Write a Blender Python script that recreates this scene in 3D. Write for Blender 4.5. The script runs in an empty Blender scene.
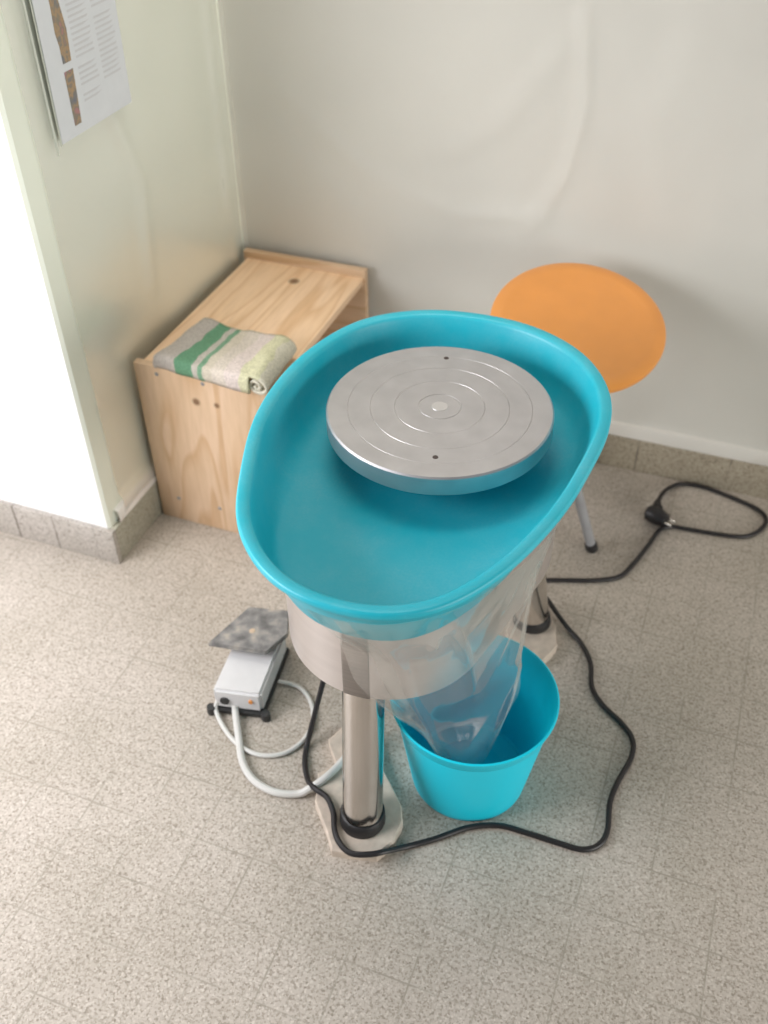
import bpy, bmesh, math, random
from mathutils import Vector, Matrix, noise
random.seed(4)
S = 0.1                      # all lengths below are written in decimetres
sc = bpy.context.scene

# ------------------------------------------------------------------ camera
yaw, pitch, roll, FPX = -0.368, 0.719, -0.012, 995.118
CAM = Vector((4.022, -6.007, 14.635))
cy, sy, cp, sp = math.cos(yaw), math.sin(yaw), math.cos(pitch), math.sin(pitch)
Fv = Vector((sy*cp, cy*cp, -sp)); R0 = Vector((cy, -sy, 0)); U0 = R0.cross(Fv)
Rv = R0*math.cos(roll) + U0*math.sin(roll); Uv = U0*math.cos(roll) - R0*math.sin(roll)
cam = bpy.data.cameras.new('camera'); co = bpy.data.objects.new('camera', cam); sc.collection.objects.link(co)
M = Matrix((Rv, Uv, -Fv)).transposed().to_4x4(); M.translation = CAM*S; co.matrix_world = M
cam.sensor_fit = 'VERTICAL'; cam.sensor_height = 24.0; cam.lens = 24.0*FPX/1024; cam.clip_start = 0.02
sc.camera = co
cam.dof.use_dof = True; cam.dof.focus_distance = 1.36; cam.dof.aperture_fstop = 2.2

# ------------------------------------------------------------------ light
w = bpy.data.worlds.new('room_light'); sc.world = w; w.use_nodes = True
w.node_tree.nodes['Background'].inputs[0].default_value = (1.0, 0.98, 0.955, 1)
w.node_tree.nodes['Background'].inputs[1].default_value = 0.19
def area(name, loc, target, sx, sy_, power, col):
    l = bpy.data.lights.new(name, 'AREA'); l.shape = 'RECTANGLE'; l.size = sx; l.size_y = sy_
    l.energy = power; l.color = col
    o = bpy.data.objects.new(name, l); sc.collection.objects.link(o)
    o.location = Vector(loc)*S
    o.rotation_euler = (Vector(target)-Vector(loc)).to_track_quat('-Z', 'Y').to_euler()
    return o
area('window_daylight', (-13, -4.5, 10.5), (-4, 3, 1), 1.1, 0.9, 37, (0.985, 0.975, 1.0))
area('right_fill', (30, -4, 7.5), (-4, 8, 6), 2.4, 1.3, 60, (1.0, 0.99, 0.95))  # added fill for the pillar side and back wall, no window there
area('overhead_fill', (-4.0, 8, 25), (-4.5, 9, 2), 1.2, 0.4, 5.2, (1.0, 0.95, 0.86)).data.spread = math.radians(95)  # added overhead fill that brightens the crate top
sc.view_settings.view_transform = 'Standard'; sc.view_settings.look = 'None'
sc.view_settings.gamma = 1; sc.view_settings.use_curve_mapping = False
sc.view_settings.exposure = 0.0

# ------------------------------------------------------------------ materials
def mat(name):
    m = bpy.data.materials.new(name); m.use_nodes = True
    return m, m.node_tree, m.node_tree.nodes['Principled BSDF']
def nd(t, typ, **kw):
    n = t.nodes.new(typ)
    for k, v in kw.items():
        if k in n.inputs: n.inputs[k].default_value = v
        else: setattr(n, k, v)
    return n
def ramp(t, stops, interp='LINEAR'):
    n = t.nodes.new('ShaderNodeValToRGB'); n.color_ramp.interpolation = interp
    e = n.color_ramp.elements
    while len(e) < len(stops): e.new(0.5)
    for i, (p, c) in enumerate(stops):
        e[i].position = p; e[i].color = (*c, 1) if len(c) == 3 else c
    return n
def mix(t, blend='MIX', fac=0.5):
    n = t.nodes.new('ShaderNodeMixRGB'); n.blend_type = blend; n.inputs[0].default_value = fac; return n
def simple(name, col, rough=0.5, metal=0.0, var=0.08, scale=40, bump=0.0, coat=0.0):
    m, t, b = mat(name)
    tc = nd(t, 'ShaderNodeTexCoord'); n = nd(t, 'ShaderNodeTexNoise', Scale=scale, Detail=4.0)
    t.links.new(tc.outputs['Object'], n.inputs['Vector'])
    lo = tuple(max(0, c*(1-var)) for c in col); hi = tuple(min(1, c*(1+var)) for c in col)
    r = ramp(t, [(0.3, lo), (0.7, hi)])
    t.links.new(n.outputs['Fac'], r.inputs[0]); t.links.new(r.outputs[0], b.inputs['Base Color'])
    b.inputs['Roughness'].default_value = rough; b.inputs['Metallic'].default_value = metal
    b.inputs['Coat Weight'].default_value = coat
    if bump:
        bp = nd(t, 'ShaderNodeBump', Strength=bump, Distance=0.002)
        t.links.new(n.outputs['Fac'], bp.inputs['Height']); t.links.new(bp.outputs[0], b.inputs['Normal'])
    return m

def terrazzo(name, base, dark, light, tiles=None, grout=(0.3, 0.27, 0.22), wear=0.12):
    m, t, b = mat(name)
    tc = nd(t, 'ShaderNodeTexCoord')
    v1 = nd(t, 'ShaderNodeTexVoronoi', Scale=330.0); v2 = nd(t, 'ShaderNodeTexNoise', Scale=190.0, Detail=3.0)
    n3 = nd(t, 'ShaderNodeTexNoise', Scale=5.0, Detail=5.0)
    for n in (v1, v2, n3): t.links.new(tc.outputs['Object'], n.inputs['Vector'])
    r1 = ramp(t, [(0.0, dark), (0.30, base), (0.72, base), (1.0, light)])
    sep = nd(t, 'ShaderNodeSeparateColor'); t.links.new(v1.outputs['Color'], sep.inputs[0])
    t.links.new(sep.outputs[0], r1.inputs[0])
    r2 = ramp(t, [(0.33, (0.62, 0.6, 0.57)), (0.5, (1, 1, 1))]); t.links.new(v2.outputs['Fac'], r2.inputs[0])
    mm = mix(t, 'MULTIPLY', 0.8); t.links.new(r1.outputs[0], mm.inputs[1]); t.links.new(r2.outputs[0], mm.inputs[2])
    r3 = ramp(t, [(0.35, (1-wear, 1-wear, 1-wear*1.2)), (0.65, (1, 1, 1))]); t.links.new(n3.outputs['Fac'], r3.inputs[0])
    m2 = mix(t, 'MULTIPLY', 1.0); t.links.new(mm.outputs[0], m2.inputs[1]); t.links.new(r3.outputs[0], m2.inputs[2])
    out = m2.outputs[0]
    if tiles:
        sepx = nd(t, 'ShaderNodeSeparateXYZ'); t.links.new(tc.outputs['Object'], sepx.inputs[0])
        fac = None
        for axis, (size, off, wid, strg) in tiles.items():
            a = nd(t, 'ShaderNodeMath', operation='ADD'); a.inputs[1].default_value = 50*size - off + size/2
            t.links.new(sepx.outputs[axis], a.inputs[0])
            mo = nd(t, 'ShaderNodeMath', operation='MODULO'); mo.inputs[1].default_value = size; t.links.new(a.outputs[0], mo.inputs[0])
            s = nd(t, 'ShaderNodeMath', operation='SUBTRACT'); s.inputs[1].default_value = size/2; t.links.new(mo.outputs[0], s.inputs[0])
            ab = nd(t, 'ShaderNodeMath', operation='ABSOLUTE'); t.links.new(s.outputs[0], ab.inputs[0])
            l = nd(t, 'ShaderNodeMapRange'); t.links.new(ab.outputs[0], l.inputs[0])
            l.inputs[1].default_value = wid; l.inputs[2].default_value = wid*0.4; l.inputs[3].default_value = 0; l.inputs[4].default_value = strg
            if fac is None: fac = l.outputs[0]
            else:
                mx = nd(t, 'ShaderNodeMath', operation='MAXIMUM'); t.links.new(fac, mx.inputs[0]); t.links.new(l.outputs[0], mx.inputs[1]); fac = mx.outputs[0]
        n4 = nd(t, 'ShaderNodeTexNoise', Scale=9.0, Detail=3.0); t.links.new(tc.outputs['Object'], n4.inputs['Vector'])
        r4 = ramp(t, [(0.38, (0.15,)*3), (0.62, (1,)*3)]); t.links.new(n4.outputs['Fac'], r4.inputs[0])
        fm = nd(t, 'ShaderNodeMath', operation='MULTIPLY'); t.links.new(fac, fm.inputs[0]); t.links.new(r4.outputs[0], fm.inputs[1])
        g = mix(t); t.links.new(fm.outputs[0], g.inputs[0]); t.links.new(out, g.inputs[1]); g.inputs[2].default_value = (*grout, 1)
        out = g.outputs[0]
    t.links.new(out, b.inputs['Base Color']); b.inputs['Roughness'].default_value = 0.42
    b.inputs['Specular IOR Level'].default_value = 0.4
    return m

def wood(name, axis='Z', knots=(), tint=1.0):
    """pale pine; knots are (x, y, z, radius) in decimetres, world"""
    m, t, b = mat(name)
    tc = nd(t, 'ShaderNodeTexCoord'); geo = nd(t, 'ShaderNodeNewGeometry')
    mp = nd(t, 'ShaderNodeMapping'); t.links.new(geo.outputs['Position'], mp.inputs[0])
    sc3 = {'Z': (9, 9, 1.1), 'Y': (9, 1.1, 9), 'X': (1.1, 9, 9)}[axis]
    mp.inputs['Scale'].default_value = sc3
    n = nd(t, 'ShaderNodeTexNoise', Scale=0.75, Detail=2.0, Distortion=0.5); t.links.new(mp.outputs[0], n.inputs['Vector'])
    k = nd(t, 'ShaderNodeMath', operation='MULTIPLY'); k.inputs[1].default_value = 9.0; t.links.new(n.outputs['Fac'], k.inputs[0])
    fr = nd(t, 'ShaderNodeMath', operation='FRACT'); t.links.new(k.outputs[0], fr.inputs[0])
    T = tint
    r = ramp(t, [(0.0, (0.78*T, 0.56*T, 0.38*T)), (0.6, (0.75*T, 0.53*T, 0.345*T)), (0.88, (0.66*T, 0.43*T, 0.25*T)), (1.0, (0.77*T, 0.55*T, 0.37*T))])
    t.links.new(fr.outputs[0], r.inputs[0])
    mp2 = nd(t, 'ShaderNodeMapping'); t.links.new(geo.outputs['Position'], mp2.inputs[0]); mp2.inputs['Scale'].default_value = tuple(v*14 for v in sc3)
    n2 = nd(t, 'ShaderNodeTexNoise', Scale=1.0, Detail=3.0); t.links.new(mp2.outputs[0], n2.inputs['Vector'])
    r2 = ramp(t, [(0.3, (0.90, 0.88, 0.85)), (0.7, (1, 1, 1))]); t.links.new(n2.outputs['Fac'], r2.inputs[0])
    mm = mix(t, 'MULTIPLY', 1.0); t.links.new(r.outputs[0], mm.inputs[1]); t.links.new(r2.outputs[0], mm.inputs[2])
    out = mm.outputs[0]
    for (x, y, z, rad) in knots:
        d = nd(t, 'ShaderNodeVectorMath', operation='DISTANCE'); t.links.new(geo.outputs['Position'], d.inputs[0])
        d.inputs[1].default_value = (x*S, y*S, z*S)
        mr = nd(t, 'ShaderNodeMapRange'); mr.inputs[1].default_value = rad*S*0.55; mr.inputs[2].default_value = rad*S*1.3
        mr.inputs[3].default_value = 0.9; mr.inputs[4].default_value = 0.0
        t.links.new(d.outputs['Value'], mr.inputs[0])
        g = mix(t); t.links.new(mr.outputs[0], g.inputs[0]); t.links.new(out, g.inputs[1]); g.inputs[2].default_value = (0.16, 0.075, 0.03, 1)
        out = g.outputs[0]
    t.links.new(out, b.inputs['Base Color']); b.inputs['Roughness'].default_value = 0.5
    return m

def film(name, milk=0.25, gloss=0.35, rough=0.12, bump=0.3, bscale=18, tint=(0.9, 0.9, 0.88)):
    m, t, b = mat(name); t.nodes.remove(b)
    out = t.nodes['Material Output']
    tr = nd(t, 'ShaderNodeBsdfTransparent'); tr.inputs[0].default_value = (0.97, 0.97, 0.96, 1)
    df = nd(t, 'ShaderNodeBsdfDiffuse'); df.inputs[0].default_value = (*tint, 1)
    tl = nd(t, 'ShaderNodeBsdfTranslucent'); tl.inputs[0].default_value = (*tint, 1)
    gl = nd(t, 'ShaderNodeBsdfGlossy'); gl.inputs['Roughness'].default_value = rough; gl.inputs[0].default_value = (1, 1, 1, 1)
    tc = nd(t, 'ShaderNodeTexCoord'); n = nd(t, 'ShaderNodeTexNoise', Scale=bscale, Detail=3.0, Distortion=0.6)
    t.links.new(tc.outputs['Object'], n.inputs['Vector'])
    bp = nd(t, 'ShaderNodeBump', Strength=bump, Distance=0.01); t.links.new(n.outputs['Fac'], bp.inputs['Height'])
    t.links.new(bp.outputs[0], gl.inputs['Normal'])
    a = nd(t, 'ShaderNodeMixShader'); a.inputs[0].default_value = 0.5
    t.links.new(df.outputs[0], a.inputs[1]); t.links.new(tl.outputs[0], a.inputs[2])
    c = nd(t, 'ShaderNodeMixShader'); c.inputs[0].default_value = milk
    t.links.new(tr.outputs[0], c.inputs[1]); t.links.new(a.outputs[0], c.inputs[2])
    fr = nd(t, 'ShaderNodeFresnel', IOR=1.5); t.links.new(bp.outputs[0], fr.inputs['Normal'])
    ml = nd(t, 'ShaderNodeMath', operation='MULTIPLY'); ml.inputs[1].default_value = gloss*3; ml.use_clamp = True
    t.links.new(fr.outputs[0], ml.inputs[0])
    d = nd(t, 'ShaderNodeMixShader'); t.links.new(ml.outputs[0], d.inputs[0])
    t.links.new(c.outputs[0], d.inputs[1]); t.links.new(gl.outputs[0], d.inputs[2])
    t.links.new(d.outputs[0], out.inputs[0])
    return m

M_floor = terrazzo('terrazzo_floor', (0.50, 0.445, 0.39), (0.345, 0.30, 0.25), (0.61, 0.555, 0.495),
                   tiles={0: (0.1, 0.0, 0.0018, 0.85), 1: (0.1, 0.0, 0.0018, 0.85)})
M_baseL = terrazzo('terrazzo_skirting_small', (0.48, 0.44, 0.40), (0.30, 0.27, 0.24), (0.56, 0.52, 0.48),
                   tiles={0: (0.1, -0.7118, 0.0024, 1.6)}, grout=(0.12, 0.10, 0.08))
M_baseR = terrazzo('terrazzo_skirting_wide', (0.40, 0.35, 0.27), (0.24, 0.2, 0.15), (0.47, 0.42, 0.33),
                   tiles={0: (0.2033, 0.2973, 0.002, 1.4)}, grout=(0.12, 0.10, 0.08))
M_baseS = terrazzo('terrazzo_skirting_side', (0.44, 0.42, 0.34), (0.3, 0.28, 0.22), (0.52, 0.48, 0.4),
                   tiles={1: (0.2033, 0.61, 0.0012, 1.0)}, grout=(0.12, 0.10, 0.08))
M_wall_grey = simple('painted_wall_grey', (0.80, 0.78, 0.735), 0.55, var=0.03, scale=5, bump=0.1)
M_wall_green = simple('painted_wall_pale_green', (0.87, 0.90, 0.78), 0.5, var=0.03, scale=5, bump=0.1)
M_wall_lit = simple('painted_wall_overexposed', (0.88, 0.88, 0.88), 0.5, var=0.01, scale=5)  # same wall as the green side, its overexposure put into the colour
M_pan = None
def plastic_dusty(name, col, dust, amount, rough, scale=6):
    m, t, b = mat(name)
    tc = nd(t, 'ShaderNodeTexCoord'); n = nd(t, 'ShaderNodeTexNoise', Scale=scale, Detail=6.0, Roughness=0.7)
    n2 = nd(t, 'ShaderNodeTexNoise', Scale=260.0, Detail=2.0)
    for x in (n, n2): t.links.new(tc.outputs['Object'], x.inputs['Vector'])
    r = ramp(t, [(0.4, (0, 0, 0)), (0.75, (amount,)*3)]); t.links.new(n.outputs['Fac'], r.inputs[0])
    r2 = ramp(t, [(0.35, (0.5,)*3), (0.7, (1,)*3)]); t.links.new(n2.outputs['Fac'], r2.inputs[0])
    mu = mix(t, 'MULTIPLY', 1.0); t.links.new(r.outputs[0], mu.inputs[1]); t.links.new(r2.outputs[0], mu.inputs[2])
    g = mix(t); t.links.new(mu.outputs[0], g.inputs[0]); g.inputs[1].default_value = (*col, 1); g.inputs[2].default_value = (*dust, 1)
    t.links.new(g.outputs[0], b.inputs['Base Color']); b.inputs['Roughness'].default_value = rough
    bp = nd(t, 'ShaderNodeBump', Strength=0.12, Distance=0.001); t.links.new(n2.outputs['Fac'], bp.inputs['Height']); t.links.new(bp.outputs[0], b.inputs['Normal'])
    return m
M_pan = plastic_dusty('turquoise_pan_plastic', (0.014, 0.49, 0.62), (0.45, 0.72, 0.76), 0.22, 0.38)
M_bin = plastic_dusty('turquoise_bin_plastic', (0.0, 0.68, 0.88), (0.2, 0.5, 0.6), 0.05, 0.4)
def brushed(name, col, rough, scale=(3, 3, 300), var=0.1):
    m, t, b = mat(name)
    tc = nd(t, 'ShaderNodeTexCoord'); mp = nd(t, 'ShaderNodeMapping'); mp.inputs['Scale'].default_value = scale
    t.links.new(tc.outputs['Object'], mp.inputs[0])
    n = nd(t, 'ShaderNodeTexNoise', Scale=1.0, Detail=4.0); t.links.new(mp.outputs[0], n.inputs['Vector'])
    r = ramp(t, [(0.3, tuple(c*(1-var) for c in col)), (0.7, tuple(min(1, c*(1+var)) for c in col))])
    t.links.new(n.outputs['Fac'], r.inputs[0]); t.links.new(r.outputs[0], b.inputs['Base Color'])
    b.inputs['Metallic'].default_value = 1.0; b.inputs['Roughness'].default_value = rough
    return m
M_alu = brushed('turned_aluminium', (0.55, 0.535, 0.55), 0.5, (25, 25, 25), 0.06)
M_groove = brushed('bright_turning_mark', (0.72, 0.70, 0.71), 0.42)
M_drum = brushed('satin_steel_sheet', (0.80, 0.76, 0.76), 0.36, (4, 4, 60), 0.04)
M_chrome = brushed('polished_steel_tube', (0.67, 0.63, 0.595), 0.13, (5, 5, 5), 0.04)
M_rubber = simple('black_rubber', (0.018, 0.017, 0.018), 0.42)
M_cord = simple('black_cord_sheath', (0.014, 0.012, 0.013), 0.42)
M_orange = simple('orange_lacquered_seat', (0.76, 0.305, 0.068), 0.30, var=0.04, scale=14, coat=0.3)
M_greytube = simple('grey_painted_tube', (0.32, 0.32, 0.33), 0.35)
M_slab = simple('rough_pale_board', (0.56, 0.475, 0.395), 0.8, var=0.16, scale=45, bump=0.5)
M_pedal = simple('light_grey_plastic', (0.66, 0.65, 0.65), 0.4, var=0.03)
M_pedal_blk = simple('black_pedal_plastic', (0.03, 0.03, 0.03), 0.5)
M_cable = simple('off_white_cable', (0.62, 0.61, 0.58), 0.4, var=0.03)
M_screw = simple('zinc_screw', (0.33, 0.33, 0.34), 0.45, metal=0.7)
M_dark = simple('dark_hole', (0.07, 0.05, 0.045), 0.6)
M_orange_dot = simple('orange_mark', (0.75, 0.30, 0.08), 0.5)
M_brass = simple('nickel_pin', (0.75, 0.72, 0.68), 0.25, metal=1.0)
M_film = film('thin_clear_film', milk=0.14, gloss=0.055, rough=0.08, bump=0.10, bscale=12, tint=(0.85, 0.82, 0.78))
M_sheet = film('wall_plastic_film', milk=0.20, gloss=0.11, rough=0.3, bump=0.15, bscale=4, tint=(0.86, 0.86, 0.83))

# ------------------------------------------------------------------ helpers
def link(o): sc.collection.objects.link(o); return o
def tag(o, label=None, cat=None, group=None, kind=None):
    if label: o['label'] = label
    if cat: o['category'] = cat
    if group: o['group'] = group
    if kind: o['kind'] = kind
    return o
def empty(name, loc, label, cat):
    o = bpy.data.objects.new(name, None); o.empty_display_size = 0.05; link(o)
    o.location = Vector(loc)*S; tag(o, label, cat); return o
def origin(o):
    p = Vector((0, 0, 0))
    while o is not None: p = p + o.location; o = o.parent
    return p
def obj(name, bm, m, parent=None, base=None, smooth=True, angle=35):
    """bmesh in world decimetres -> ONE mesh object"""
    off = origin(parent) if parent else (Vector(base)*S if base is not None else Vector((0, 0, 0)))
    for v in bm.verts: v.co = v.co*S - off
    me = bpy.data.meshes.new(name); bm.to_mesh(me); bm.free()
    ms = m if isinstance(m, (list, tuple)) else [m]
    for x in ms: me.materials.append(x)
    o = bpy.data.objects.new(name, me); link(o)
    if parent: o.parent = parent
    elif base is not None: o.location = off
    if smooth:
        for p in me.polygons: p.use_smooth = True
        try: me.set_sharp_from_angle(angle=math.radians(angle))
        except Exception: pass
    return o
def box(bm, lo, hi, bev=0.0, mi=0):
    r = bmesh.ops.create_cube(bm, size=1)
    vs = r['verts']
    for v in vs:
        v.co = Vector([lo[i] + (hi[i]-lo[i])*(v.co[i]+0.5) for i in range(3)])
    fs = list({f for v in vs for f in v.link_faces})
    if bev:
        es = list({e for v in vs for e in v.link_edges})
        q = bmesh.ops.bevel(bm, geom=es, offset=bev, segments=2, affect='EDGES', profile=0.5)
        fs = list({f for f in q['faces']} | {f for f in fs if f.is_valid})
    for f in fs: f.material_index = mi
    return fs
def spline(pts, n=8, closed=False):
    P = [Vector(p) for p in pts]; out = []; k = len(P)
    rng = range(k if closed else k-1)
    for i in rng:
        if closed: a, b, c, d = P[(i-1) % k], P[i], P[(i+1) % k], P[(i+2) % k]
        else: a, b, c, d = P[max(i-1, 0)], P[i], P[i+1], P[min(i+2, k-1)]
        for j in range(n):
            t = j/n
            out.append(0.5*((2*b) + (c-a)*t + (2*a-5*b+4*c-d)*t*t + (3*b-3*c+d-a)*t**3))
    if not closed: out.append(P[-1].copy())
    return out
def tube(bm, pts, r, seg=10, cap=True):
    P = [Vector(p) for p in pts]; n = len(P)
    rad = r if callable(r) else (lambda t: r)
    T = (P[1]-P[0]).normalized()
    a = T.orthogonal().normalized(); rings = []
    for i, p in enumerate(P):
        t = (P[min(i+1, n-1)]-P[max(i-1, 0)]).normalized()
        a = (a - t*a.dot(t)).normalized(); b = t.cross(a); rr = rad(i/(n-1))
        rings.append([bm.verts.new(p + rr*(math.cos(2*math.pi*k/seg)*a + math.sin(2*math.pi*k/seg)*b)) for k in range(seg)])
    for i in range(n-1):
        for k in range(seg):
            bm.faces.new((rings[i][k], rings[i][(k+1) % seg], rings[i+1][(k+1) % seg], rings[i+1][k]))
    if cap: bm.faces.new(rings[0][::-1]); bm.faces.new(rings[-1])
def lathe(bm, prof, c, seg=96, axis=None, mats=None):
    """prof: (radius, height) list; closed to the axis when radius is 0"""
    c = Vector(c); N = Vector(axis or (0, 0, 1)).normalized()
    a = N.cross(Vector((0, 1, 0))).normalized(); b = N.cross(a); prev = None
    for i, (r, h) in enumerate(prof):
        if r <= 1e-6: ring = [bm.verts.new(c + N*h)]
        else: ring = [bm.verts.new(c + N*h + r*(math.cos(2*math.pi*k/seg)*a + math.sin(2*math.pi*k/seg)*b)) for k in range(seg)]
        if prev is not None:
            mi = mats[i-1] if mats else 0
            for k in range(seg):
                k2 = (k+1) % seg
                if len(prev) == 1 and len(ring) == 1: continue
                if len(prev) == 1: f = bm.faces.new((prev[0], ring[k2], ring[k]))
                elif len(ring) == 1: f = bm.faces.new((prev[k], prev[k2], ring[0]))
                else: f = bm.faces.new((prev[k], prev[k2], ring[k2], ring[k]))
                f.material_index = mi
        prev = ring
def loft(bm, rings, cap0=True, cap1=True):
    V = [[bm.verts.new(p) for p in r] for r in rings]; n = len(V[0])
    for i in range(len(V)-1):
        for k in range(n): bm.faces.new((V[i][k], V[i][(k+1) % n], V[i+1][(k+1) % n], V[i+1][k]))
    if cap0: bm.faces.new(V[0][::-1])
    if cap1: bm.faces.new(V[-1])
    return V
def fixn(bm): bmesh.ops.recalc_face_normals(bm, faces=bm.faces)

# ------------------------------------------------------------------ the setting
XC, YP, YB = -6.646, 6.104, 12.954        # faces of the skirting: pillar side, pillar front, back wall
HB, TB = 0.885, 0.11
bm = bmesh.new(); box(bm, (-26, -16, -0.4), (22, YB+1.0, 0)); struct = tag(obj('floor', bm, M_floor, smooth=False), kind='structure')
bm = bmesh.new(); box(bm, (XC-0.5, YB+TB, -0.2), (22, YB+TB+1.0, 28)); tag(obj('wall_back', bm, M_wall_grey, smooth=False), kind='structure')
# pillar: front face whitened as overexposed by daylight, pale green side face, meeting at a slightly eased edge
bm = bmesh.new()
e = 0.06
xs, yf = XC-TB, YP+TB
foot = [(-26, yf), (xs-e, yf), (xs, yf+e), (xs, YB+TB+1.0), (-26, YB+TB+1.0)]
vb = [bm.verts.new((x, y, -0.2)) for x, y in foot]; vt = [bm.verts.new((x, y, 28)) for x, y in foot]
for i in range(5):
    f = bm.faces.new((vb[i], vb[(i+1) % 5], vt[(i+1) % 5], vt[i])); f.material_index = 1 if i in (1, 2) else 0
bm.faces.new(vt); fixn(bm)
tag(obj('wall_left', bm, [M_wall_lit, M_wall_green], smooth=False), kind='structure')
bm = bmesh.new(); box(bm, (XC+0.001, YB, 0), (22, YB+TB+0.02, HB), 0.015); tag(obj('baseboard_back', bm, M_baseR), kind='structure')
bm = bmesh.new(); box(bm, (-26, YP, 0), (XC-0.0, YP+TB+0.02, HB), 0.015); tag(obj('baseboard_front', bm, M_baseL), kind='structure')
bm = bmesh.new(); box(bm, (XC-TB-0.02, YP+0.13, 0), (XC, YB+TB, HB), 0.015); tag(obj('baseboard_side', bm, M_baseS), kind='structure')

M_trim = simple('white_plaster_band', (0.93, 0.90, 0.86), 0.35, var=0.02, scale=8)
def band(name, pts, nrm):
    # rounded plaster band running along the top of the skirting tiles
    bm = bmesh.new(); prof = [(0, 0.86), (0.085, 0.87), (0.105, 0.90), (0.10, 1.10), (0.085, 1.17), (0.05, 1.20), (0, 1.21)]
    P = [Vector((*p, 0)) for p in pts]; n = Vector((*nrm, 0)); rows = []
    for i in range(81):
        p = P[0].lerp(P[1], i/80)
        k = 1 + 0.12*noise.noise(Vector((i*0.12, 3, 1)))
        rows.append([p + n*(d*k) + Vector((0, 0, z + (0.03*noise.noise(Vector((i*0.15, 1, 4))) if z > 1 else 0))) for d, z in prof])
    V = [[bm.verts.new(q) for q in r] for r in rows]
    for i in range(80):
        for k in range(len(prof)-1): bm.faces.new((V[i][k], V[i+1][k], V[i+1][k+1], V[i][k+1]))
    fixn(bm); tag(obj(name, bm, M_trim), kind='structure')
band('trim_1', [(XC-0.05, YB+TB), (22, YB+TB)], (0, -1))
band('trim_2', [(XC-TB, YP+0.35), (XC-TB, YB+TB)], (1, 0))

# ------------------------------------------------------------------ plastic sheeting over the two wall faces
def seg_d(x, z, pts):
    best = 9; tt = 0
    for (x0, z0), (x1, z1) in zip(pts[:-1], pts[1:]):
        dx, dz = x1-x0, z1-z0; t = max(0, min(1, ((x-x0)*dx+(z-z0)*dz)/(dx*dx+dz*dz)))
        d = math.hypot(x-x0-t*dx, z-z0-t*dz)
        if d < best: best = d
    return best
creases = [([(-5.9, 8.2), (-4.6, 6.9), (-3.2, 6.0), (-1.6, 5.6), (0.2, 5.8)], 0.16, 0.08),
           ([(0.55, 9.6), (0.75, 8.0), (0.5, 6.6), (-0.1, 5.6)], 0.13, 0.08),
           ([(0.2, 9.0), (-1.0, 7.4), (-1.9, 6.9)], 0.22, 0.05),
           ([(-5.6, 6.8), (-4.0, 5.2), (-3.2, 3.6)], 0.2, 0.05),
           ([(2.5, 9.5), (2.0, 7.9), (2.6, 6.0)], 0.3, 0.04),
           ([(4.5, 9.0), (4.1, 7.0), (5.0, 4.5)], 0.35, 0.04)]
def sheet_back():
    bm = bmesh.new(); nx, nz = 190, 130; x0, x1, z0, z1 = XC+0.02, 12.0, HB+0.02, 14.0; g = []
    for j in range(nz+1):
        z = z0 + (z1-z0)*(j/nz)**1.6; row = []
        for i in range(nx+1):
            x = x0+(x1-x0)*i/nx
            d = 0.06 + 0.05*noise.noise(Vector((x*0.5, z*0.5, 1)))
            for pts, wd, h in creases:
                q = seg_d(x, z, pts); d += 0.8*h*math.exp(-(q/wd)**2)
            d = min(d, 0.13)
            if z < 1.35: d += 0.07
            row.append(bm.verts.new((x, YB+TB-min(0.19, max(0.02, d)), z)))
        g.append(row)
    for j in range(nz):
        for i in range(nx): bm.faces.new((g[j][i], g[j][i+1], g[j+1][i+1], g[j+1][i]))
    return bm
o = obj('plastic_sheet', sheet_back(), M_sheet, angle=180)
tag(o, 'clear creased plastic sheeting hanging over the wide grey back wall', 'plastic sheet')
def sheet_side():
    bm = bmesh.new(); ny, nz = 80, 110; y0, y1, z0, z1 = YP+TB+0.45, YB-0.03, HB+0.02, 14.0; g = []
    for j in range(nz+1):
        z = z0+(z1-z0)*(j/nz)**1.4; row = []
        for i in range(ny+1):
            y = y0+(y1-y0)*i/ny
            d = 0.05 + 0.045*noise.noise(Vector((y*0.6, z*0.4, 8)))
            d += 0.14*math.exp(-((y-(y1-0.45))/0.16)**2)*(0.6+0.4*noise.noise(Vector((1, z*0.8, 3))))
            d += 0.06*math.exp(-(seg_d(y, z, [(8.6, 9), (9.3, 7.0), (9.1, 5.0)])/0.2)**2)
            q = (z-z0)/0.6
            if q < 1: d += 0.13*math.sin(math.pi*q)**0.7*(0.6+0.5*noise.noise(Vector((y*1.3, z, 2))))
            row.append(bm.verts.new((XC-TB+min(0.13, max(0.02, d)), y, z)))
        g.append(row)
    for j in range(nz):
        for i in range(ny): bm.faces.new((g[j][i], g[j+1][i], g[j+1][i+1], g[j][i+1]))
    return bm
o = obj('plastic_sheet', sheet_side(), M_sheet, angle=180)
tag(o, 'clear plastic sheeting on the narrow pale green wall around the poster', 'plastic sheet')

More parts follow.
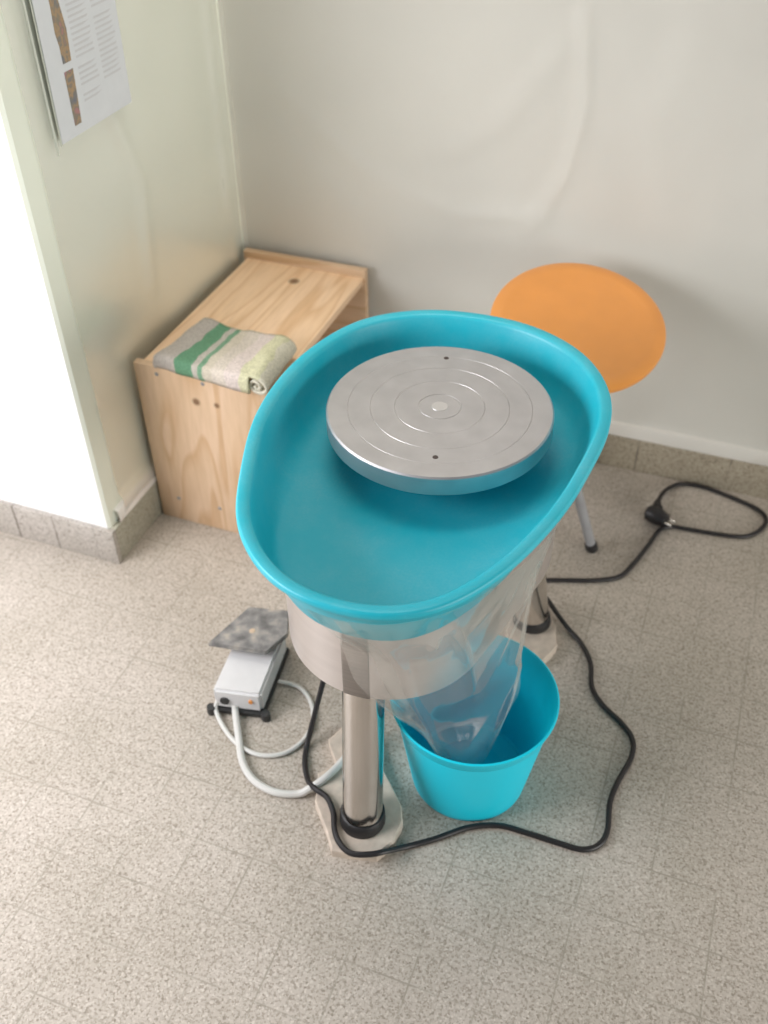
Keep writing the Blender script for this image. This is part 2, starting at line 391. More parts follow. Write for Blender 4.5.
# ------------------------------------------------------------------ poster on the green side face
px_ = XC-TB+0.165
pr = empty('poster', (px_, 8.2, 8.5), 'white printed sheet with a strip of small photos, pinned on the pale green wall', 'poster')
def yz_quad(bm, x, pts, th=0.012):
    a = [bm.verts.new((x, y, z)) for y, z in pts]; b = [bm.verts.new((x-th, y, z)) for y, z in pts]
    bm.faces.new(a); bm.faces.new(b[::-1])
    for i in range(len(a)): bm.faces.new((a[i], b[i], b[(i+1) % len(a)], a[(i+1) % len(a)]))
M_paper = simple('white_paper', (0.68, 0.70, 0.72), 0.55, var=0.02)
M_text = simple('faint_grey_print', (0.585, 0.59, 0.60), 0.6, var=0.04, scale=300)
def collage():
    m, t, b = mat('photo_strip')
    tc = nd(t, 'ShaderNodeTexCoord'); n = nd(t, 'ShaderNodeTexNoise', Scale=42.0, Detail=2.0); t.links.new(tc.outputs['Object'], n.inputs['Vector'])
    r = ramp(t, [(0.28, (0.14, 0.16, 0.21)), (0.42, (0.22, 0.20, 0.17)), (0.5, (0.40, 0.27, 0.15)), (0.58, (0.22, 0.20, 0.16)), (0.66, (0.42, 0.20, 0.19)), (0.8, (0.16, 0.22, 0.32))])
    t.links.new(n.outputs['Fac'], r.inputs[0]); t.links.new(r.outputs[0], b.inputs['Base Color']); b.inputs['Roughness'].default_value = 0.5
    return m
bm = bmesh.new(); yz_quad(bm, px_, [(7.21, 8.52), (9.32, 8.52), (9.36, 12.0), (7.25, 12.0)]); fixn(bm)
obj('paper', bm, M_paper, pr, smooth=False)
# (the strip of photos, in separate pictures, the wider upper one scalloped)
MC = collage()
for pts in ([(7.62, 8.68), (7.80, 8.68), (7.86, 9.52), (7.62, 9.52)], [(7.64, 9.64), (7.86, 9.64), (7.90, 10.1), (7.84, 10.5), (7.84, 11.0), (7.60, 11.0), (7.62, 10.5), (7.60, 10.1), (7.64, 9.9)]):
    bm = bmesh.new(); yz_quad(bm, px_+0.006, pts, 0.008); fixn(bm); obj('photo_print', bm, MC, pr, smooth=False)
bm = bmesh.new()
for col, (ya, yb) in enumerate(((8.0, 8.55), (8.65, 9.2))):
    z = 8.95
    while z < 11.8:
        if random.random() > 0.16:
            yz_quad(bm, px_+0.003, [(ya, z), (ya+(yb-ya)*random.uniform(0.6, 1), z), (ya+(yb-ya)*0.95, z+0.035), (ya, z+0.035)], 0.004)
        z += 0.085
fixn(bm); obj('printed_text', bm, M_text, pr, smooth=False)
bm = bmesh.new(); tube(bm, [(px_, 7.05, 8.4), (px_, 7.02, 12.0)], 0.02, 6); tube(bm, [(px_, 7.17, 8.5), (px_, 7.2, 12.0)], 0.012, 6)
obj('sleeve_edge', bm, simple('clear_sleeve_edge', (0.66, 0.68, 0.6), 0.3), pr)

# ------------------------------------------------------------------ wooden crate
X0, X1, Y0, Y1, ZT = -6.58, -3.56, 7.83, 12.84, 4.0
T = 0.17
cr = empty('wooden_crate', ((X0+X1)/2, (Y0+Y1)/2, 0), 'pale pine wooden box open on its right side, standing in the corner', 'crate')
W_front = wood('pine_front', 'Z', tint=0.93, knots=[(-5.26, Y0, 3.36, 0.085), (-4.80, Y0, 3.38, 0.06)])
W_top = wood('pine_top', 'Y', tint=1.26, knots=[(-5.0, 12.0, 3.93, 0.12)])  # top tinted paler to stand in for light from above
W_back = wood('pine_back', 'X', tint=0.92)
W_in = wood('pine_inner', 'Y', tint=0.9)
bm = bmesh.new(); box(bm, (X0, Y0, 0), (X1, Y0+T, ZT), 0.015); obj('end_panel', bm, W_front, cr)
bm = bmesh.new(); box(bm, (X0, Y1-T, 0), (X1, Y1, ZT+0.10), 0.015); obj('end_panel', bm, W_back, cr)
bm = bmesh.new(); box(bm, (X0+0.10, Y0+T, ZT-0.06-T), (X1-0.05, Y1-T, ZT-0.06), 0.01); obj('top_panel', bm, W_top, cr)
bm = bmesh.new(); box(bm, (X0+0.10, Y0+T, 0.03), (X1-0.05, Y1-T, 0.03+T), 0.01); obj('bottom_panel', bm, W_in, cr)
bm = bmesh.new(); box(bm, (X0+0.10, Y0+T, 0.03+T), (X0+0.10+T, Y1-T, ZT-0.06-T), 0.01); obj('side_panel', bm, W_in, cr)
for (x, z) in ((-6.07, 3.83), (-5.05, 3.83), (-6.1, 0.62), (-5.1, 0.62)):
    bm = bmesh.new(); lathe(bm, [(0, 0.012), (0.035, 0.012), (0.045, 0), (0.045, -0.04), (0, -0.04)], (x, Y0, z), 12, axis=(0.0001, -1, 0)); fixn(bm)
    obj('screw', bm, M_screw, cr)

# ------------------------------------------------------------------ folded towel on the crate
def towel():
    ZB = ZT-0.008
    top = spline([(-0.02, 0, 0.02), (-0.05, 0, 0.14), (0.03, 0, 0.27), (0.4, 0, 0.30), (0.9, 0, 0.26), (1.5, 0, 0.31), (2.0, 0, 0.36), (2.35, 0, 0.40), (2.56, 0, 0.33), (2.63, 0, 0.19), (2.52, 0, 0.07), (2.34, 0, 0.07), (2.24, 0, 0.18), (2.31, 0, 0.29), (2.44, 0, 0.28), (2.49, 0, 0.19), (2.41, 0, 0.14), (2.36, 0, 0.20)], 6)
    ns = next(k for k, p in enumerate(top) if p.x > 2.3)      # slab up to here, roll beyond
    A = [0]
    for a, b in zip(top[:-1], top[1:]): A.append(A[-1]+(b-a).length)
    bm = bmesh.new(); uv = bm.loops.layers.uv.new('UVMap'); nv = 20
    ax = Vector((-6.03, 7.87, 0)); u0 = Vector((2.36, -0.24, 0))/2.5
    def P(p, v, dz=1.0, dy=0.0):
        x = p.x; q = ax + u0*x + Vector((0.24-0.30*(x/2.5), 1.48, 0))*v
        lump = 1 + 0.22*noise.noise(Vector((x*1.1, v*1.6, 2))) + 0.06*noise.noise(Vector((x*4, v*5, 7)))
        return Vector((q.x + 0.03*noise.noise(Vector((v*4, p.z*3, 1))), q.y + dy + 0.03*noise.noise(Vector((x*2.5, 0, v*3))), ZB + p.z*lump*dz))
    rows = []
    for dz, dy in ((0.02, -0.02), (0.35, -0.05), (0.7, -0.045), (0.92, -0.02)):
        rows.append(([P(p, 0, dz, dy) if k < ns else None for k, p in enumerate(top)], 0))
    for j in range(nv+1): rows.append(([P(p, j/nv) for p in top], j/nv))
    for dz in (0.7, 0.3, 0.02):
        rows.append(([P(p, 1, dz, 0.03) if k < ns else None for k, p in enumerate(top)], 1))
    V = [[bm.verts.new(q) if q is not None else None for q in r] for r, _ in rows]
    for j in range(len(rows)-1):
        for i in range(len(top)-1):
            c = (V[j][i], V[j][i+1], V[j+1][i+1], V[j+1][i])
            if None in c: continue
            f = bm.faces.new(c)
            for lp, ii in zip(f.loops, (i, i+1, i+1, i)): lp[uv].uv = (min(0.99, A[ii]/3.4), rows[j][1])
    return bm
m, t, b = mat('striped_terry_cloth')
tc = nd(t, 'ShaderNodeTexCoord'); sx = nd(t, 'ShaderNodeSeparateXYZ'); t.links.new(tc.outputs['UV'], sx.inputs[0])
r = ramp(t, [(0.0, (0.46, 0.415, 0.37)), (0.27, (0.13, 0.29, 0.17)), (0.385, (0.50, 0.46, 0.40)), (0.43, (0.18, 0.33, 0.21)), (0.475, (0.58, 0.52, 0.42)), (0.55, (0.62, 0.55, 0.47)), (0.64, (0.66, 0.57, 0.52)), (0.74, (0.62, 0.60, 0.40)), (0.86, (0.66, 0.62, 0.50))], 'LINEAR')
r.color_ramp.interpolation = 'CONSTANT'
nz = nd(t, 'ShaderNodeTexNoise', Scale=16.0, Detail=2.0); t.links.new(tc.outputs['Object'], nz.inputs['Vector'])
ad = nd(t, 'ShaderNodeMath', operation='MULTIPLY_ADD'); ad.inputs[1].default_value = 0.11; t.links.new(nz.outputs['Fac'], ad.inputs[0]); t.links.new(sx.outputs[0], ad.inputs[2])
t.links.new(ad.outputs[0], r.inputs[0])
n2 = nd(t, 'ShaderNodeTexNoise', Scale=260.0, Detail=2.0); t.links.new(tc.outputs['Object'], n2.inputs['Vector'])
r2 = ramp(t, [(0.3, (0.75,)*3), (0.7, (1.1, 1.1, 1.1))]); t.links.new(n2.outputs['Fac'], r2.inputs[0])
mm = mix(t, 'MULTIPLY', 1.0); t.links.new(r.outputs[0], mm.inputs[1]); t.links.new(r2.outputs[0], mm.inputs[2])
t.links.new(mm.outputs[0], b.inputs['Base Color']); b.inputs['Roughness'].default_value = 0.95
bp = nd(t, 'ShaderNodeBump', Strength=0.6, Distance=0.002); t.links.new(n2.outputs['Fac'], bp.inputs['Height']); t.links.new(bp.outputs[0], b.inputs['Normal'])
o = obj('towel', towel(), m, base=(-5, 8.5, ZT), angle=180)
so = o.modifiers.new('thickness', 'SOLIDIFY'); so.thickness = 0.005; so.offset = 0
tag(o, 'folded grey terry towel with green stripes lying on the pine box', 'towel')

# ------------------------------------------------------------------ stool with round orange seat
SCn = Vector((1.569, 10.63, 4.945)); SN = Vector((0.12, -0.26, 1)).normalized(); SR = 1.66
st = empty('stool', (1.5, 10.7, 0), 'stool with a round orange seat, tipped forward against the back wall side', 'stool')
st['label'] = 'stool with a round tilted orange seat on grey tube legs, near the back wall'
bm = bmesh.new()
lathe(bm, [(0, -0.02), (SR-0.33, -0.02), (SR-0.27, -0.005), (SR-0.2, 0.0), (SR-0.05, -0.01), (SR-0.012, -0.035), (SR, -0.08), (SR-0.01, -0.14), (SR-0.06, -0.18), (SR-0.25, -0.2), (0, -0.2)], SCn, 120, axis=SN); fixn(bm)
obj('seat', bm, M_orange, st)
bm = bmesh.new()
a = SN.cross(Vector((0, 1, 0))).normalized(); b2 = SN.cross(a); cu = SCn-SN*0.27
ring = [cu + 1.2*(math.cos(k*math.pi/20)*a + math.sin(k*math.pi/20)*b2) for k in range(41)]
tube(bm, ring, 0.09, 8, cap=False); obj('seat_ring', bm, M_greytube, st)
def plane_z(x, y, d=0.30): 
    c = SCn - SN*d; return c.z - (SN.x*(x-c.x)+SN.y*(y-c.y))/SN.z
for (tx, ty, fx, fy) in ((1.36, 9.42, 2.61, 9.98), (0.55, 10.7, 0.25, 9.75), (1.95, 11.6, 1.5, 12.35)):
    top = Vector((tx, ty, plane_z(tx, ty))); ft = Vector((fx, fy, 0.0)); d = (top-ft).normalized()
    bm = bmesh.new(); tube(bm, [ft + d*0.12, ft*0.5+top*0.5, top], 0.105, 14)
    lg = obj('leg', bm, M_greytube, st)
    bm = bmesh.new(); tube(bm, [ft + Vector((0, 0, 0.012)), ft + d*0.05, ft + d*0.2], 0.13, 14)
    for v in bm.verts: v.co.z = max(v.co.z, 0.0)
    obj('rubber_foot', bm, M_rubber, lg)

# ------------------------------------------------------------------ boards under the feet
def slab(name, pts, z0, z1, label, cat, seed):
    bm = bmesh.new(); P = [Vector((*a, 0)).lerp(Vector((*b, 0)), k/3) for a, b in zip(pts, pts[1:]+pts[:1]) for k in range(3)]
    out = []
    for i, p in enumerate(P): out.append(p + 0.03*Vector((noise.noise(Vector((i*1.3, seed, 0))), noise.noise(Vector((i*1.3, seed, 4))), 0)))
    c = sum(out, Vector())/len(out)
    loft(bm, [[Vector((p.x, p.y, z0)) for p in out], [Vector((p.x, p.y, z1-0.03)) for p in out], [Vector((c.x+(p.x-c.x)*0.97, c.y+(p.y-c.y)*0.97, z1)) for p in out]])
    fixn(bm); o = obj(name, bm, M_slab, base=(c.x, c.y, 0)); tag(o, label, cat); return o
slab('foot_board', [(-0.52, 3.9), (-0.71, 3.42), (-0.38, 3.0), (-0.60, 2.72), (-0.42, 2.2), (0.19, 1.47), (0.88, 1.62), (1.06, 1.95), (1.07, 2.35), (0.95, 2.6), (0.46, 3.12), (-0.02, 3.8)], 0, 0.2,
     'rough pale board with chipped edges under the nearest steel leg', 'board', 1)
slab('foot_board', [(1.5, 7.9), (1.55, 6.9), (1.9, 6.3), (2.35, 6.35), (2.55, 6.9), (2.40, 7.4), (2.1, 7.9)], 0, 0.2,
     'pale board under the rear steel leg behind the turquoise bin', 'board', 2)

# ------------------------------------------------------------------ pottery wheel
pw = empty('pottery_wheel', (0.44, 5.0, 0), 'electric pottery wheel with big turquoise splash pan and aluminium wheel head', 'pottery wheel')
RIM = [(-1.24, 2.36), (-1.6, 3.23), (-1.96, 4.35), (-2.06, 5.45), (-1.96, 6.35), (-1.68, 7.2), (-1.27, 7.73), (-0.52, 8.17), (0.34, 8.3), (1.06, 8.25), (1.7, 7.99), (2.21, 7.6), (2.59, 7.05), (2.81, 6.48), (2.89, 5.72), (2.84, 5.08), (2.73, 4.13), (2.5, 3.2), (2.23, 2.48), (1.9, 1.91), (1.67, 1.65), (1.32, 1.42), (0.86, 1.29), (0.34, 1.29), (-0.08, 1.36), (-0.55, 1.61), (-0.92, 1.95)]
def resample(P, n):
    Q = P+[P[0]]; A = [0]
    for a, b in zip(Q[:-1], Q[1:]): A.append(A[-1]+(b-a).length)
    out = []; j = 0
    for i in range(n):
        s = A[-1]*i/n
        while A[j+1] < s: j += 1
        out.append(Q[j].lerp(Q[j+1], (s-A[j])/(A[j+1]-A[j])))
    return out
rim = resample(spline([(x, y, 0) for x, y in RIM], 10, True), 160)
for _ in range(10): rim = [(rim[i-1]+2*rim[i]+rim[(i+1) % 160])/4 for i in range(160)]
def inset(P, d):
    n = len(P); out = []
    for i in range(n):
        t = (P[(i+2) % n]-P[i-2]).normalized(); nrm = Vector((t.y, -t.x, 0))
        out.append(P[i] + nrm*d)
    return out
# orientation: make positive inset go inward
cen = sum(rim, Vector())/160
sgn = 1 if (inset(rim, 0.1)[0]-cen).length < (rim[0]-cen).length else -1
def ring_at(d, z, sm=0):
    r_ = inset(rim, sgn*d)
    for _ in range(sm): r_ = [(r_[i-1]+2*r_[i]+r_[(i+1) % 160])/4 for i in range(160)]
    return [Vector((p.x, p.y, z)) for p in r_]
ZR, ZF = 6.15, 5.15
prof = [(0.66, 5.12), (0.52, 5.125), (0.42, 5.20), (0.20, 5.75), (0.10, 6.0), (0.03, 6.02), (0.0, 6.05), (0.0, 6.11), (0.012, 6.14), (0.035, ZR), (0.14, ZR-0.01), (0.17, 6.12), (0.19, 6.07), (0.22, 5.90), (0.28, 5.60), (0.37, 5.36), (0.47, 5.26), (0.60, 5.19), (0.85, ZF)]
bm = bmesh.new()
loft(bm, [ring_at(d-0.04, z, int(d*30)) for d, z in prof]); fixn(bm)
pan = obj('splash_pan', bm, M_pan, pw, angle=60)
# raised collar around the shaft, below the wheel head
HC = Vector((0.39, 5.80, 0)); HR = 1.715; HT = 5.95
bm = bmesh.new(); lathe(bm, [(0.95, 5.14), (0.92, 5.42), (0.88, 5.46), (0.3, 5.46)], HC, 64); fixn(bm); obj('collar', bm, M_pan, pan)
bm = bmesh.new()
prof = [(0, 5.62), (HR-0.03, 5.62), (HR, 5.65), (HR, HT-0.025), (HR-0.025, HT)]; mats = [0, 0, 0, 0]
def gr(r, wd=0.011):
    global prof, mats
    prof += [(r+wd, HT), (r, HT-0.008), (r-wd, HT)]; mats += [0, 1, 1]
for r_, wd_ in ((1.39, 0.004), (1.05, 0.005), (0.68, 0.005), (0.32, 0.008)): gr(r_, wd_)
prof += [(0.125, HT), (0.12, HT+0.006), (0, HT+0.006)]; mats += [0, 1, 1]
lathe(bm, prof, HC, 128, mats=mats); fixn(bm)
head = obj('wheel_head', bm, [M_alu, M_groove], pw)
bm = bmesh.new(); lathe(bm, [(0.28, 5.0), (0.28, 5.63)], HC, 24); obj('shaft', bm, M_chrome, head)
for (x, y) in ((0.07, 7.11), (0.72, 4.60)):
    bm = bmesh.new(); lathe(bm, [(0, HT+0.004), (0.04, HT+0.004), (0.05, HT-0.01), (0, HT-0.01)], (x, y, 0), 16); fixn(bm); 
    bl = obj('bolt', bm, M_dark, head)
# body: stadium of two arcs
def hull(c0, r0, c1, r1, z, n=120):
    out = []
    for k in range(n):
        a_ = 2*math.pi*k/n; d = Vector((math.cos(a_), math.sin(a_), 0)); best = None
        p0 = Vector((c0[0], c0[1], 0))+d*r0; p1 = Vector((c1[0], c1[1], 0))+d*r1
        p = p0 if p0.dot(d) > p1.dot(d) else p1
        out.append(Vector((p.x, p.y, z)))
    return out
bm = bmesh.new()
c0, c1 = (0.26, 3.93), (0.42, 5.95)
loft(bm, [hull(c0, 1.52, c1, 1.86, 3.05), hull(c0, 1.56, c1, 1.9, 3.08), hull(c0, 1.57, c1, 1.92, 5.10)]); fixn(bm)
body = obj('body', bm, M_drum, pw)
bm = bmesh.new()   # vertical dark reflection on the near side, built as a duller strip
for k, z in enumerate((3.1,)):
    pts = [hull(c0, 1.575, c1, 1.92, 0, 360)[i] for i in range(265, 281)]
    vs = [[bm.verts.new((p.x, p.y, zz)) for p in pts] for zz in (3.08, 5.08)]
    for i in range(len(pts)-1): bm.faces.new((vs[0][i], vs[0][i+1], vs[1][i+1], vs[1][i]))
so_ = obj('reflection_strip', bm, brushed('steel_reflection_tone', (0.50, 0.46, 0.44), 0.42), body)
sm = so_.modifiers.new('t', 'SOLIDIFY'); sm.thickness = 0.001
# legs
for (bx, by, tx, ty, z0) in ((0.44, 2.15, 0.28, 2.78, 0.2), (1.94, 7.36, 1.64, 6.98, 0.2), (-1.0, 7.35, -0.85, 6.95, 0.0)):
    B = Vector((bx, by, z0)); Tp = Vector((tx, ty, 3.1)); d = (Tp-B).normalized()
    bm = bmesh.new(); tube(bm, [B+d*0.18, B.lerp(Tp, 0.5), Tp], 0.325, 48); lg = obj('leg', bm, M_chrome, pw)
    bm = bmesh.new(); lathe(bm, [(0, 0.0), (0.36, 0.0), (0.375, 0.03), (0.365, 0.17), (0.35, 0.21), (0.33, 0.22)], B, 48)
    for v in bm.verts:
        h = v.co.z-z0; v.co.x += d.x/d.z*h; v.co.y += d.y/d.z*h
    fixn(bm); obj('rubber_foot', bm, M_rubber, lg)

# ------------------------------------------------------------------ bin
BC = Vector((1.755, 3.74, 0))
bm = bmesh.new()
lathe(bm, [(0, 0.02), (0.90, 0.02), (0.94, 0.0), (0.965, 0.03), (0.98, 0.12), (1.24, 1.84), (1.27, 1.87), (1.31, 2.05), (1.335, 2.09), (1.335, 2.12), (1.31, 2.13), (1.285, 2.10), (1.245, 1.86), (1.21, 1.80), (0.95, 0.14), (0.90, 0.09), (0.60, 0.08), (0.57, 0.10), (0, 0.10)], BC, 128)
fixn(bm); o = obj('bin', bm, M_bin, base=BC); tag(o, 'tall round turquoise plastic bin on the floor below the splash pan', 'bin')

# ------------------------------------------------------------------ clear plastic bag hanging from the pan into the bin
def bagmesh():
    L = [  # rows of control points from left to right
        [(0.22, 1.25, 6.00), (0.65, 1.22, 6.0), (1.25, 1.36, 6.0), (1.85, 1.82, 6.0), (2.30, 2.55, 6.0), (2.58, 3.3, 6.0), (2.70, 4.0, 6.0)],
        [(0.24, 1.54, 5.5), (0.65, 1.48, 5.4), (1.20, 1.66, 5.3), (1.72, 2.15, 5.2), (2.18, 2.72, 5.2), (2.45, 3.4, 5.2), (2.52, 4.05, 5.3)],
        [(0.30, 2.03, 4.6), (0.66, 2.00, 4.5), (1.15, 2.15, 4.4), (1.65, 2.50, 4.3), (2.10, 2.95, 4.2), (2.38, 3.6, 4.3), (2.40, 4.15, 4.4)],
        [(0.42, 2.22, 3.6), (0.75, 2.20, 3.5), (1.20, 2.35, 3.4), (1.66, 2.62, 3.3), (2.05, 3.05, 3.2), (2.35, 3.6, 3.3), (2.37, 4.15, 3.4)],
        [(0.66, 2.55, 2.85), (0.90, 2.50, 2.75), (1.30, 2.58, 2.65), (1.66, 2.75, 2.6), (2.05, 3.10, 2.6), (2.33, 3.65, 2.7), (2.36, 4.12, 2.8)],
        [(0.92, 3.02, 2.10), (1.15, 2.79, 2.08), (1.45, 2.66, 2.05), (1.80, 2.64, 2.0), (2.12, 2.90, 2.0), (2.30, 3.50, 2.1), (2.42, 4.1, 2.15)],
        [(1.20, 3.2, 1.45), (1.36, 3.05, 1.4), (1.58, 2.92, 1.35), (1.84, 2.92, 1.3), (2.06, 3.12, 1.3), (2.18, 3.55, 1.45), (2.26, 3.95, 1.6)],
        [(1.50, 3.35, 1.0), (1.60, 3.22, 0.9), (1.74, 3.12, 0.8), (1.9, 3.14, 0.75), (2.02, 3.30, 0.8), (2.07, 3.6, 0.95), (2.1, 3.8, 1.15)]]
    folds = [(0.28, 0.05, 0.42, 0.98, 0.035, 0.10), (0.50, 0.08, 0.62, 0.45, 0.03, 0.12), (0.85, 0.12, 0.62, 0.45, 0.03, 0.12), (0.40, 0.15, 0.52, 0.10, 0.03, 0.10), (0.46, 0.05, 0.44, 0.22, 0.02, 0.12), (0.95, 0.45, 0.66, 0.85, 0.03, 0.07), (0.1, 0.1, 0.3, 0.5, 0.04, 0.06), (0.75, 0.02, 0.72, 0.2, 0.02, 0.08), (0.80, 0.02, 0.78, 0.2, 0.02, 0.08)]
    NU, NV = 180, 170
    cols = [spline(r, NU//6, False) for r in L]; n = len(cols[0]); G = []
    for i in range(n):
        G.append(spline([c[i] for c in cols], NV//7, False))
    rows = len(G[0]); bm = bmesh.new(); V = []
    for i in range(n):
        vv = []
        for j in range(rows):
            u, v = i/(n-1), j/(rows-1); p = G[i][j]
            t1 = G[min(i+1, n-1)][j]-G[max(i-1, 0)][j]; t2 = G[i][min(j+1, rows-1)]-G[i][max(j-1, 0)]
            nr = t1.cross(t2).normalized()
            env = min(1, v*6)*(1 - 0.6*max(0, (v-0.7)/0.3))
            f = 0.10*noise.noise(Vector((u*2.2, v*1.6, 1))) + 0.09*(0.5-abs(noise.noise(Vector((u*4+v, v*2.4, 5))))*2)*(1-v*0.5)
            for (ua, va, ub, vb_, wd, h) in folds:
                du, dv = ub-ua, vb_-va; tt = max(0, min(1, ((u-ua)*du+(v-va)*dv)/(du*du+dv*dv)))
                dd = math.hypot(u-ua-tt*du, v-va-tt*dv)
                f += h*max(0, 1-dd/wd)*math.sin(math.pi*min(1, max(0, tt*0.9+0.08)))
            q = p + (nr if nr.y < 0 else -nr)*max(-0.05, f)*env
            vv.append(bm.verts.new(q))
        V.append(vv)
    for i in range(n-1):
        for j in range(rows-1): bm.faces.new((V[i][j], V[i+1][j], V[i+1][j+1], V[i][j+1]))
    # places where the film is folded over and lies double
    def flap(test, off):
        W = {}
        def g(i, j):
            if (i, j) not in W: W[i, j] = bm.verts.new(V[i][j].co + Vector((0.1, -0.9, 0.3))*off)
            return W[i, j]
        for i in range(n-1):
            for j in range(rows-1):
                if test(i/(n-1), j/(rows-1)): bm.faces.new((g(i, j), g(i+1, j), g(i+1, j+1), g(i, j+1)))
    flap(lambda u, v: v > 0.45 and u < 0.22+0.50*(v-0.45), 0.035)
    flap(lambda u, v: v < 0.40 and u > 0.50+0.30*v and u < 0.95-0.85*v, 0.04)
    flap(lambda u, v: u > 0.80 and v > 0.1 and u > 0.8+0.2*(v-0.1), 0.03)
    flap(lambda u, v: 0.14+0.22*v < u < 0.20+0.26*v and v < 0.75, 0.03)
    return bm
o = obj('plastic_bag', bagmesh(), M_film, base=(1.5, 2.8, 2.0), angle=180)
tag(o, 'crumpled clear plastic bag draped from the splash pan down into the turquoise bin', 'plastic bag')

# ------------------------------------------------------------------ foot pedal
fp = empty('foot_pedal', (-2.5, 4.3, 0), 'light grey foot pedal with a raised dirty tread plate and white cables', 'foot pedal')
A_, B_, C_, D_ = Vector((-2.93, 3.40, 0)), Vector((-2.06, 3.58, 0)), Vector((-2.28, 5.10, 0)), Vector((-3.13, 4.90, 0))
def prism(bm, pts, z0, z1, bev=0.04, grow=0):
    c = sum(pts, Vector())/len(pts)
    P = [c+(p-c)*(1+grow) for p in pts]
    vb = [bm.verts.new((p.x, p.y, z0)) for p in P]; vt = [bm.verts.new((p.x, p.y, z1)) for p in P]
    n = len(P); bm.faces.new(vb[::-1]); bm.faces.new(vt)
    for i in range(n): bm.faces.new((vb[i], vb[(i+1) % n], vt[(i+1) % n], vt[i]))
    if bev: bmesh.ops.bevel(bm, geom=bm.edges[:], offset=bev, segments=3, affect='EDGES')
    fixn(bm)
bm = bmesh.new(); prism(bm, [A_, B_, C_, D_], 0.0, 0.14, 0.03, 0.07); base = obj('base_plate', bm, M_pedal_blk, fp)
bm = bmesh.new(); prism(bm, [A_, B_, C_, D_], 0.12, 0.60, 0.05); hs = obj('housing', bm, M_pedal, fp)
fd = (B_-A_).normalized(); fn = Vector((fd.y, -fd.x, 0))
for q, zz, rr, mt, nm in ((0.23, 0.34, 0.085, M_pedal_blk, 'cable_socket'), (0.78, 0.40, 0.04, M_orange_dot, 'indicator')):
    bm = bmesh.new(); c = A_.lerp(B_, q)+Vector((0, 0, zz)); lathe(bm, [(0, 0.03), (rr, 0.03), (rr, -0.03), (0, -0.03)], c, 20, axis=fn); fixn(bm); obj(nm, bm, mt, hs)
for p, in ((A_,), (B_,)):
    bm = bmesh.new(); lathe(bm, [(0, 0), (0.08, 0), (0.09, 0.03), (0.08, 0.17), (0, 0.18)], p+fn*0.04+(-0.06*fd if p is A_ else 0.06*fd), 20); fixn(bm); obj('corner_foot', bm, M_pedal_blk, base)
# tread plate, raised and tilted
m, t, b = mat('dirty_rubber_tread')
tc = nd(t, 'ShaderNodeTexCoord'); n = nd(t, 'ShaderNodeTexNoise', Scale=45.0, Detail=6.0); t.links.new(tc.outputs['Object'], n.inputs['Vector'])
r = ramp(t, [(0.32, (0.13, 0.125, 0.12)), (0.52, (0.24, 0.23, 0.22)), (0.66, (0.36, 0.33, 0.29)), (0.78, (0.52, 0.43, 0.33))]); t.links.new(n.outputs['Fac'], r.inputs[0])
t.links.new(r.outputs[0], b.inputs['Base Color']); b.inputs['Roughness'].default_value = 0.85
bp = nd(t, 'ShaderNodeBump', Strength=0.6, Distance=0.002); t.links.new(n.outputs['Fac'], bp.inputs['Height']); t.links.new(bp.outputs[0], b.inputs['Normal'])
M_tread = m
bm = bmesh.new()
tp = [Vector((-3.41, 4.17, 0.84)), Vector((-3.05, 5.19, 0.94)), Vector((-2.30, 5.36, 0.94)), Vector((-2.10, 4.88, 0.86)), Vector((-2.27, 4.30, 0.90))]
vt = [bm.verts.new(p) for p in tp]; vb = [bm.verts.new(p-Vector((0, 0, 0.09))) for p in tp]
bm.faces.new(vt); bm.faces.new(vb[::-1])
for i in range(5): bm.faces.new((vb[i], vb[(i+1) % 5], vt[(i+1) % 5], vt[i]))
bmesh.ops.bevel(bm, geom=bm.edges[:], offset=0.02, segments=2, affect='EDGES'); fixn(bm)
tr = obj('tread_plate', bm, M_tread, fp)
bm = bmesh.new(); lathe(bm, [(0, 0.03), (0.05, 0.03), (0.07, 0.0), (0, 0.0)], (-2.73, 4.68, 0.89), 16); fixn(bm); obj('worn_spot', bm, simple('pale_clay_patch', (0.55, 0.42, 0.30), 0.9), tr)
bm = bmesh.new(); box(bm, (-2.88, 4.62, 0.58), (-2.4, 4.95, 0.86), 0.03); obj('hinge_block', bm, M_pedal_blk, tr)
c1p = [(-2.86, 3.46, 0.30), (-2.90, 3.36, 0.12), (-2.62, 3.10, 0.05), (-2.22, 2.86, 0.05), (-1.79, 2.78, 0.05), (-1.41, 2.92, 0.05), (-1.18, 3.25, 0.05), (-1.14, 3.67, 0.05), (-1.32, 4.08, 0.05), (-1.61, 4.34, 0.05), (-1.86, 4.40, 0.05), (-2.12, 4.36, 0.08)]
bm = bmesh.new(); tube(bm, spline(c1p, 8), 0.042, 8); obj('cable', bm, M_cable, fp)
c2p = [(-2.56, 3.5, 0.22), (-2.52, 3.40, 0.12), (-2.23, 2.95, 0.07), (-1.95, 2.54, 0.07), (-1.61, 2.28, 0.07), (-1.18, 2.19, 0.07), (-0.8, 2.29, 0.07), (-0.62, 2.40, 0.16), (-0.42, 2.62, 0.27), (-0.30, 2.95, 0.27), (-0.16, 3.45, 0.32), (-0.1, 3.7, 0.6), (0.0, 3.8, 1.6), (0.05, 3.85, 3.1)]
bm = bmesh.new(); tube(bm, spline(c2p, 8), 0.065, 10); obj('cable', bm, M_cable, fp)

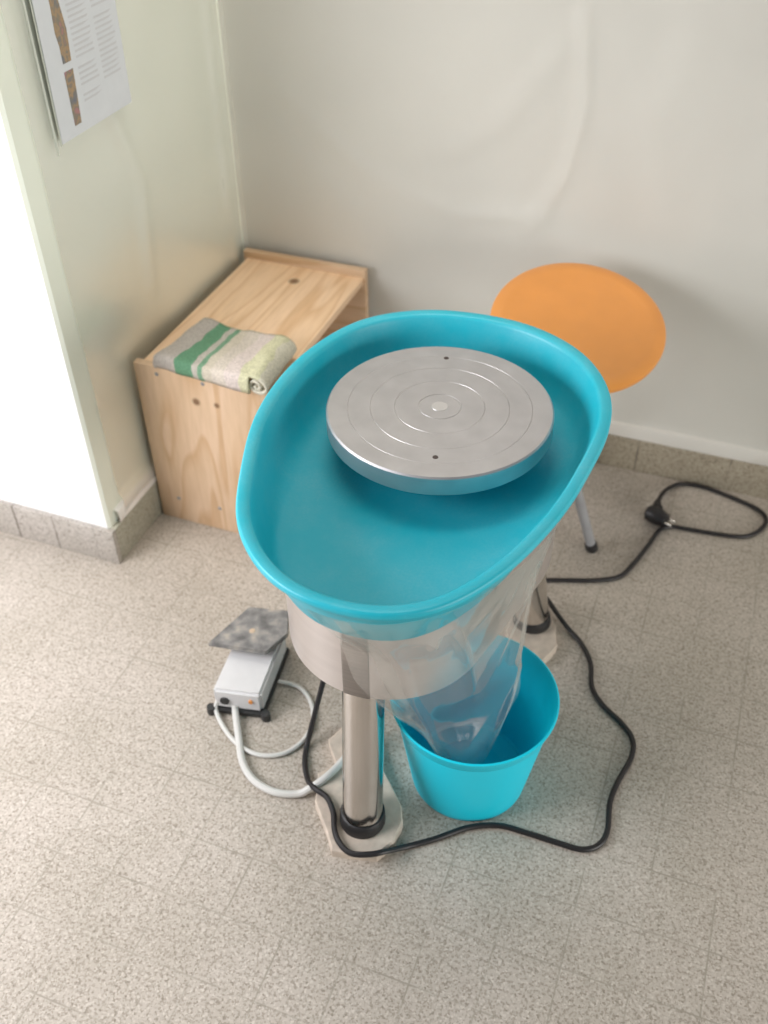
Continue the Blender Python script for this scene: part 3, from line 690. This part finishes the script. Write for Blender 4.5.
# ------------------------------------------------------------------ power cord with plug
cb = [(-0.75, 4.6, 3.1), (-0.85, 4.45, 2.4), (-0.93, 4.15, 1.5), (-1.02, 3.65, 0.6), (-1.05, 3.27, 0.08), (-0.94, 2.91, 0.06), (-0.76, 2.62, 0.08), (-0.62, 2.46, 0.20), (-0.46, 2.36, 0.26), (-0.24, 2.28, 0.27), (-0.04, 2.06, 0.27), (0.10, 1.78, 0.27), (0.26, 1.60, 0.26), (0.50, 1.50, 0.25), (0.80, 1.58, 0.27), (1.00, 1.72, 0.25), (1.25, 2.02, 0.06), (1.64, 2.32, 0.05), (2.07, 2.69, 0.05), (2.52, 2.9, 0.05), (3.0, 2.93, 0.05), (3.54, 2.93, 0.05), (3.89, 2.95, 0.05), (4.12, 3.11, 0.05), (4.21, 3.41, 0.05), (4.15, 3.96, 0.05), (4.2, 4.41, 0.05), (4.32, 4.95, 0.05), (4.28, 5.34, 0.05), (4.04, 5.63, 0.05), (3.65, 5.91, 0.05), (3.37, 6.26, 0.05), (3.23, 6.81, 0.05), (2.96, 7.24, 0.05), (2.63, 7.50, 0.10), (2.37, 7.68, 0.22), (2.10, 7.95, 0.27), (1.90, 8.25, 0.15), (1.75, 8.50, 0.05), (1.91, 8.68, 0.05), (2.3, 8.83, 0.05), (2.81, 9.01, 0.05), (3.3, 9.31, 0.05), (3.52, 9.81, 0.05), (3.72, 10.5, 0.05), (3.86, 11.02, 0.05), (4.1, 11.24, 0.05), (4.48, 11.28, 0.05), (5.42, 11.39, 0.05), (5.79, 11.62, 0.05), (6.0, 12.08, 0.05), (5.86, 12.42, 0.05), (5.37, 12.64, 0.05), (4.6, 12.84, 0.05), (4.1, 12.78, 0.06), (3.82, 12.45, 0.10), (3.71, 12.07, 0.16), (3.68, 11.72, 0.2)]
pc = empty('power_cord', (4.2, 4.4, 0), 'long black power cord winding over the floor to an unplugged plug', 'power cord')
bm = bmesh.new(); tube(bm, spline(cb, 7), 0.048, 10); obj('cord', bm, M_cord, pc)
bm = bmesh.new()
dn = Vector((0.93, -0.36, 0)).normalized(); sd = Vector((0.36, 0.93, 0)).normalized()
pcn = Vector((3.70, 11.32, 0.19))
tube(bm, [Vector((3.68, 11.80, 0.2)), Vector((3.68, 11.62, 0.2)), Vector((3.69, 11.5, 0.2))], lambda t: 0.07+0.05*t, 14)
tube(bm, [pcn-dn*0.22, pcn-dn*0.17, pcn-dn*0.05, pcn+dn*0.13, pcn+dn*0.17, pcn+dn*0.27], lambda t: (0.10, 0.17, 0.19, 0.185, 0.16, 0.155)[min(5, int(t*5+0.01))], 20)
tube(bm, [pcn+Vector((0, 0.28, 0)), pcn], 0.13, 14)
pl = obj('plug', bm, M_cord, pc)
for s in (-1, 1):
    bm = bmesh.new(); tube(bm, [pcn+dn*0.25+sd*0.085*s, pcn+dn*0.44+sd*0.085*s], 0.024, 8); obj('pin', bm, M_brass, pl)
